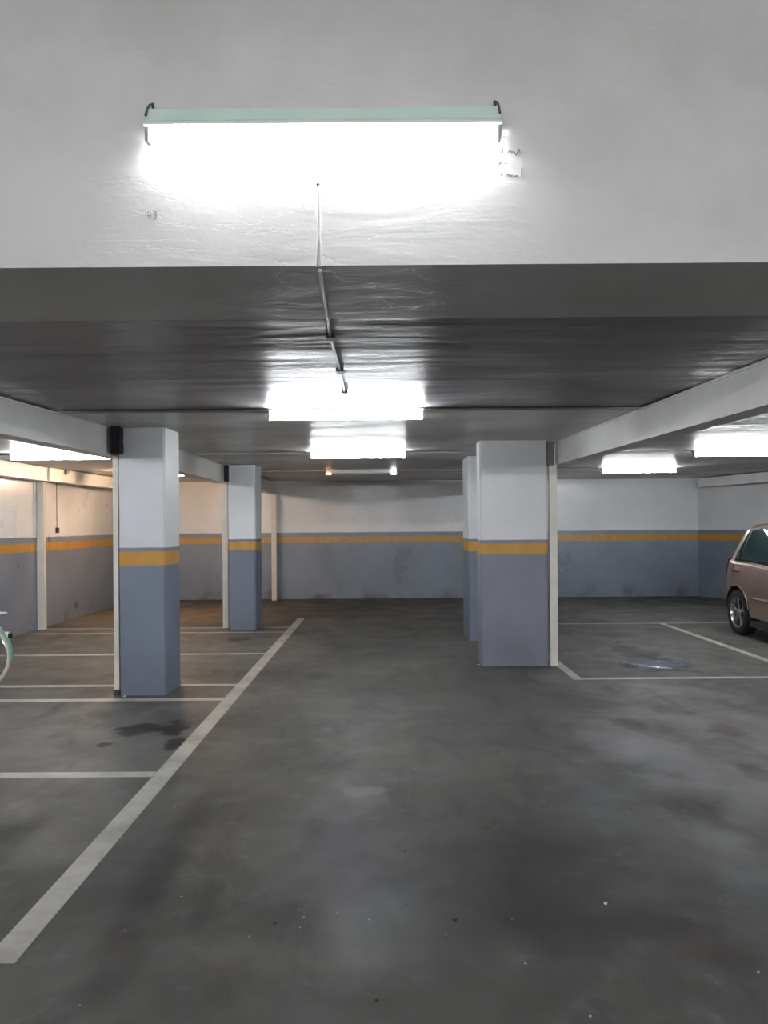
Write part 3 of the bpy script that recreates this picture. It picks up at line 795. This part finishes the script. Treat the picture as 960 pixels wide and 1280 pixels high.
    # wheels
    for yy in (0, -2.68):
        for s in (-1, 1):
            bm = BM(); cx = s*.80
            lathe(bm, [(a*k, (cx+s*q)*k) for a, q in ((.225, -.09), (.27, -.105), (.305, -.098), (.322, -.07), (.325, 0), (.322, .055), (.308, .085), (.275, .095), (.232, .088), (.218, .07))], 40, 'x', (0, yy*k, .325*k))
            wh = link('tyre', bm, M['rubber'], t, smooth=True)
            bm = BM(); lathe(bm, [(a*k, (cx+s*q)*k) for a, q in ((.224, .085), (.212, .082), (.20, .05), (.195, -.06), (.222, -.08))], 40, 'x', (0, yy*k, .325*k))
            link('wheel_rim', bm, M['alloy'], wh, smooth=True)
            bm = BM(); lathe(bm, [(a*k, (cx+s*q)*k) for a, q in ((.001, -.03), (.19, -.03), (.19, -.045), (.001, -.045))], 24, 'x', (0, yy*k, .325*k), closed=False)
            link('brake_disc', bm, M['dark_steel'], wh)
            bm = BM(); lathe(bm, [(a*k, (cx+s*q)*k) for a, q in ((.001, .07), (.04, .068), (.052, .05), (.052, .0), (.001, .0))], 20, 'x', (0, yy*k, .325*k), closed=False)
            for i in range(5):
                for dl in (-.13, .13):
                    a = math.pi/2+i*2*math.pi/5; a2 = a+dl
                    p0 = Vector(((cx+s*.05)*k, (yy+.03*math.cos(a))*k, (.325+.03*math.sin(a))*k))
                    p1 = Vector(((cx+s*.062)*k, (yy+.205*math.cos(a2))*k, (.325+.205*math.sin(a2))*k))
                    tube(bm, [p0, (p0+p1)/2, p1], [.017*k, .013*k, .015*k], 6)
            link('wheel_spokes', bm, M['alloy'], wh, smooth=True)
    return t
cwx, cwy = floor_pt(926, 793)
build_car(cwx-.02, cwy)

# ------------------------------------------------------------------ bicycle (rear wheel enters the frame at left)
def build_bike():
    R = .335; y = 6.85; cx = x_at(-31, 818, y)
    t = thing('bicycle', (cx, y, 0), 'mint green bicycle with cream tyres, only its rear wheel showing at the left edge', 'bicycle')
    # local x: rear hub at 0, front hub at -1.0
    def wheel(x0):
        bm = BM(); n = 56; r = R-.032
        tube(bm, [(x0+r*math.cos(2*math.pi*i/n), 0, R-.010+r*math.sin(2*math.pi*i/n)) for i in range(n)], .0175, 10, closed=True)
        w_ = link('tyre', bm, M['cream_rubber'], t, smooth=True)
        bm = BM(); r2 = r-.024
        tube(bm, [(x0+r2*math.cos(2*math.pi*i/n), 0, R-.010+r2*math.sin(2*math.pi*i/n)) for i in range(n)], .009, 8, closed=True)
        link('wheel_rim', bm, M['chrome'], w_, smooth=True)
        bm = BM()
        for i in range(28):
            a = 2*math.pi*i/28; s = .024*(1 if i % 2 else -1)
            tube(bm, [(x0+.018*math.cos(a+.9), s, R-.010+.018*math.sin(a+.9)), (x0+r2*math.cos(a), 0, R-.010+r2*math.sin(a))], .0013, 4)
        link('spokes', bm, M['chrome'], w_)
        bm = BM(); lathe(bm, [(.001, -.04), (.012, -.04), (.016, -.028), (.012, -.02), (.012, .02), (.016, .028), (.012, .04), (.001, .04)], 14, 'y', (x0, 0, R-.01), closed=False)
        link('hub', bm, M['chrome'], w_, smooth=True)
    wheel(0); wheel(-1.0)
    def fender(x0, a0, a1):
        bm = BM(); n = 26; G = []
        for i in range(n+1):
            a = math.radians(a0+(a1-a0)*i/n); row = []
            for j in range(7):
                b_ = math.radians(-100+200*j/6); rr = R-.004+.008*math.cos(b_); w_ = .030*math.sin(b_)
                rr = R-.022+.026*max(0, math.cos(b_)) if abs(b_) < 1.6 else R-.022
                row.append(bm.verts.new((x0+rr*math.cos(a), w_, R-.01+rr*math.sin(a))))
            G.append(row)
        for i in range(n):
            for j in range(6): bm.faces.new([G[i][j], G[i+1][j], G[i+1][j+1], G[i][j+1]])
        bmesh.ops.solidify(bm, geom=bm.faces[:], thickness=.002)
        return link('mudguard', bm, M['mint'], t, smooth=True)
    mg = fender(0, -8, 150); fender(-1.0, 30, 200)
    # reflector on its white bracket
    a = math.radians(31)
    p = (math.cos(a)*(R+.012), 0, R-.01+math.sin(a)*(R+.012))
    bm = BM(); box(bm, p[0]-.03, p[0]+.006, -.014, .014, p[2]-.016, p[2]+.03); bev(bm, .004, 2); link('reflector_bracket', bm, M['white_plastic'], mg, smooth=True)
    bm = BM(); box(bm, p[0]+.006, p[0]+.022, -.026, .026, p[2]-.024, p[2]+.016); bev(bm, .004, 2); link('reflector', bm, M['black'], mg, smooth=True)
    h = R-.01
    fr = BM(); bb = (-.42, 0, .27); st = (-.27, 0, .68); ht = (-.80, 0, .80); hb = (-.83, 0, .66)
    tube(fr, [bb, st], .015, 10); tube(fr, [bb, (-.62, 0, .40), hb], .018, 10); tube(fr, [(-.35, 0, .47), (-.6, 0, .55), ht], .013, 10)
    tube(fr, [ht, hb], .018, 10)
    for s in (-1, 1):
        tube(fr, [(0, .045*s, h), (-.2, .03*s, h-.02), bb], .010, 8); tube(fr, [(0, .045*s, h), (-.28, .018*s, .62)], .008, 8)
    link('frame', fr, M['mint'], t, smooth=True)
    bm = BM()
    for s in (-1, 1): tube(bm, [(-1.0, .045*s, h), (-.93, .04*s, .50), (-.85, .02*s, .64)], .011, 8)
    link('fork', bm, M['mint'], t, smooth=True)
    bm = BM(); tube(bm, [(-.26, 0, .66), (-.235, 0, .80)], .011, 8); link('seat_post', bm, M['chrome'], t, smooth=True)
    bm = BM(); bmesh.ops.create_uvsphere(bm, u_segments=20, v_segments=10, radius=1)
    for v in bm.verts:
        f = (v.co.x+1)/2; v.co = Vector((-.25+v.co.x*.13, v.co.y*(.03+.06*f), .83+v.co.z*.03))
    link('saddle', bm, M['brown_leather'], t, smooth=True)
    bm = BM(); tube(bm, [(-.80, 0, .79), (-.785, 0, .92)], .012, 8)
    tube(bm, [(-.60, -.27, .95), (-.72, -.22, .96), (-.80, -.08, .93), (-.80, .08, .93), (-.72, .22, .96), (-.60, .27, .95)], .010, 8)
    link('handlebar', bm, M['chrome'], t, smooth=True)
    for s in (-1, 1):
        bm = BM(); tube(bm, [(-.52, .285*s, .94), (-.63, .26*s, .952)], .015, 10); link('grip', bm, M['brown_leather'], t, smooth=True)
    bm = BM(); tube(bm, [(-.42, -.06, .27), (-.42, .06, .27)], .014, 8); lathe(bm, [(.07, .055), (.085, .055), (.085, .06), (.07, .06)], 28, 'y', (-.42, 0, .27))
    tube(bm, [(-.42, -.06, .27), (-.42+.13, -.065, .20)], .009, 8); tube(bm, [(-.42, .068, .27), (-.42-.13, .07, .34)], .009, 8)
    link('crank', bm, M['chrome'], t, smooth=True)
    for s, x0, z0 in ((-1, -.29, .20), (1, -.55, .34)):
        bm = BM(); box(bm, x0-.04, x0+.04, min(s*.075, s*.16), max(s*.075, s*.16), z0-.01, z0+.01); bev(bm, .004, 2); link('pedal', bm, M['black'], t)
    # rack over the rear wheel and its pale corner seen at the edge
    bm = BM()
    for s in (-1, 1):
        tube(bm, [(-.26, .05*s, .69), (.24, .055*s, .70), (.27, .03*s, .70)], .006, 6); tube(bm, [(0, .05*s, h), (.12, .055*s, .70)], .005, 6)
    tube(bm, [(.27, -.03, .70), (.27, .03, .70)], .006, 6)
    for x0 in (-.1, .02, .14): tube(bm, [(x0, -.052, .70), (x0, .052, .70)], .005, 6)
    link('rear_rack', bm, M['white_plastic'], t, smooth=True)
    bm = BM(); tube(bm, [(-.42, -.02, .26), (-.44, -.07, .12), (-.46, -.12, .003)], .007, 6); link('kickstand', bm, M['chrome'], t, smooth=True)
    bm = BM(); tube(bm, [(0, .035, h+.03), (-.42, .058, .345)], .004, 6); tube(bm, [(0, .035, h-.03), (-.42, .058, .20)], .004, 6); link('chain', bm, M['dark_steel'], t)
    return t
build_bike()
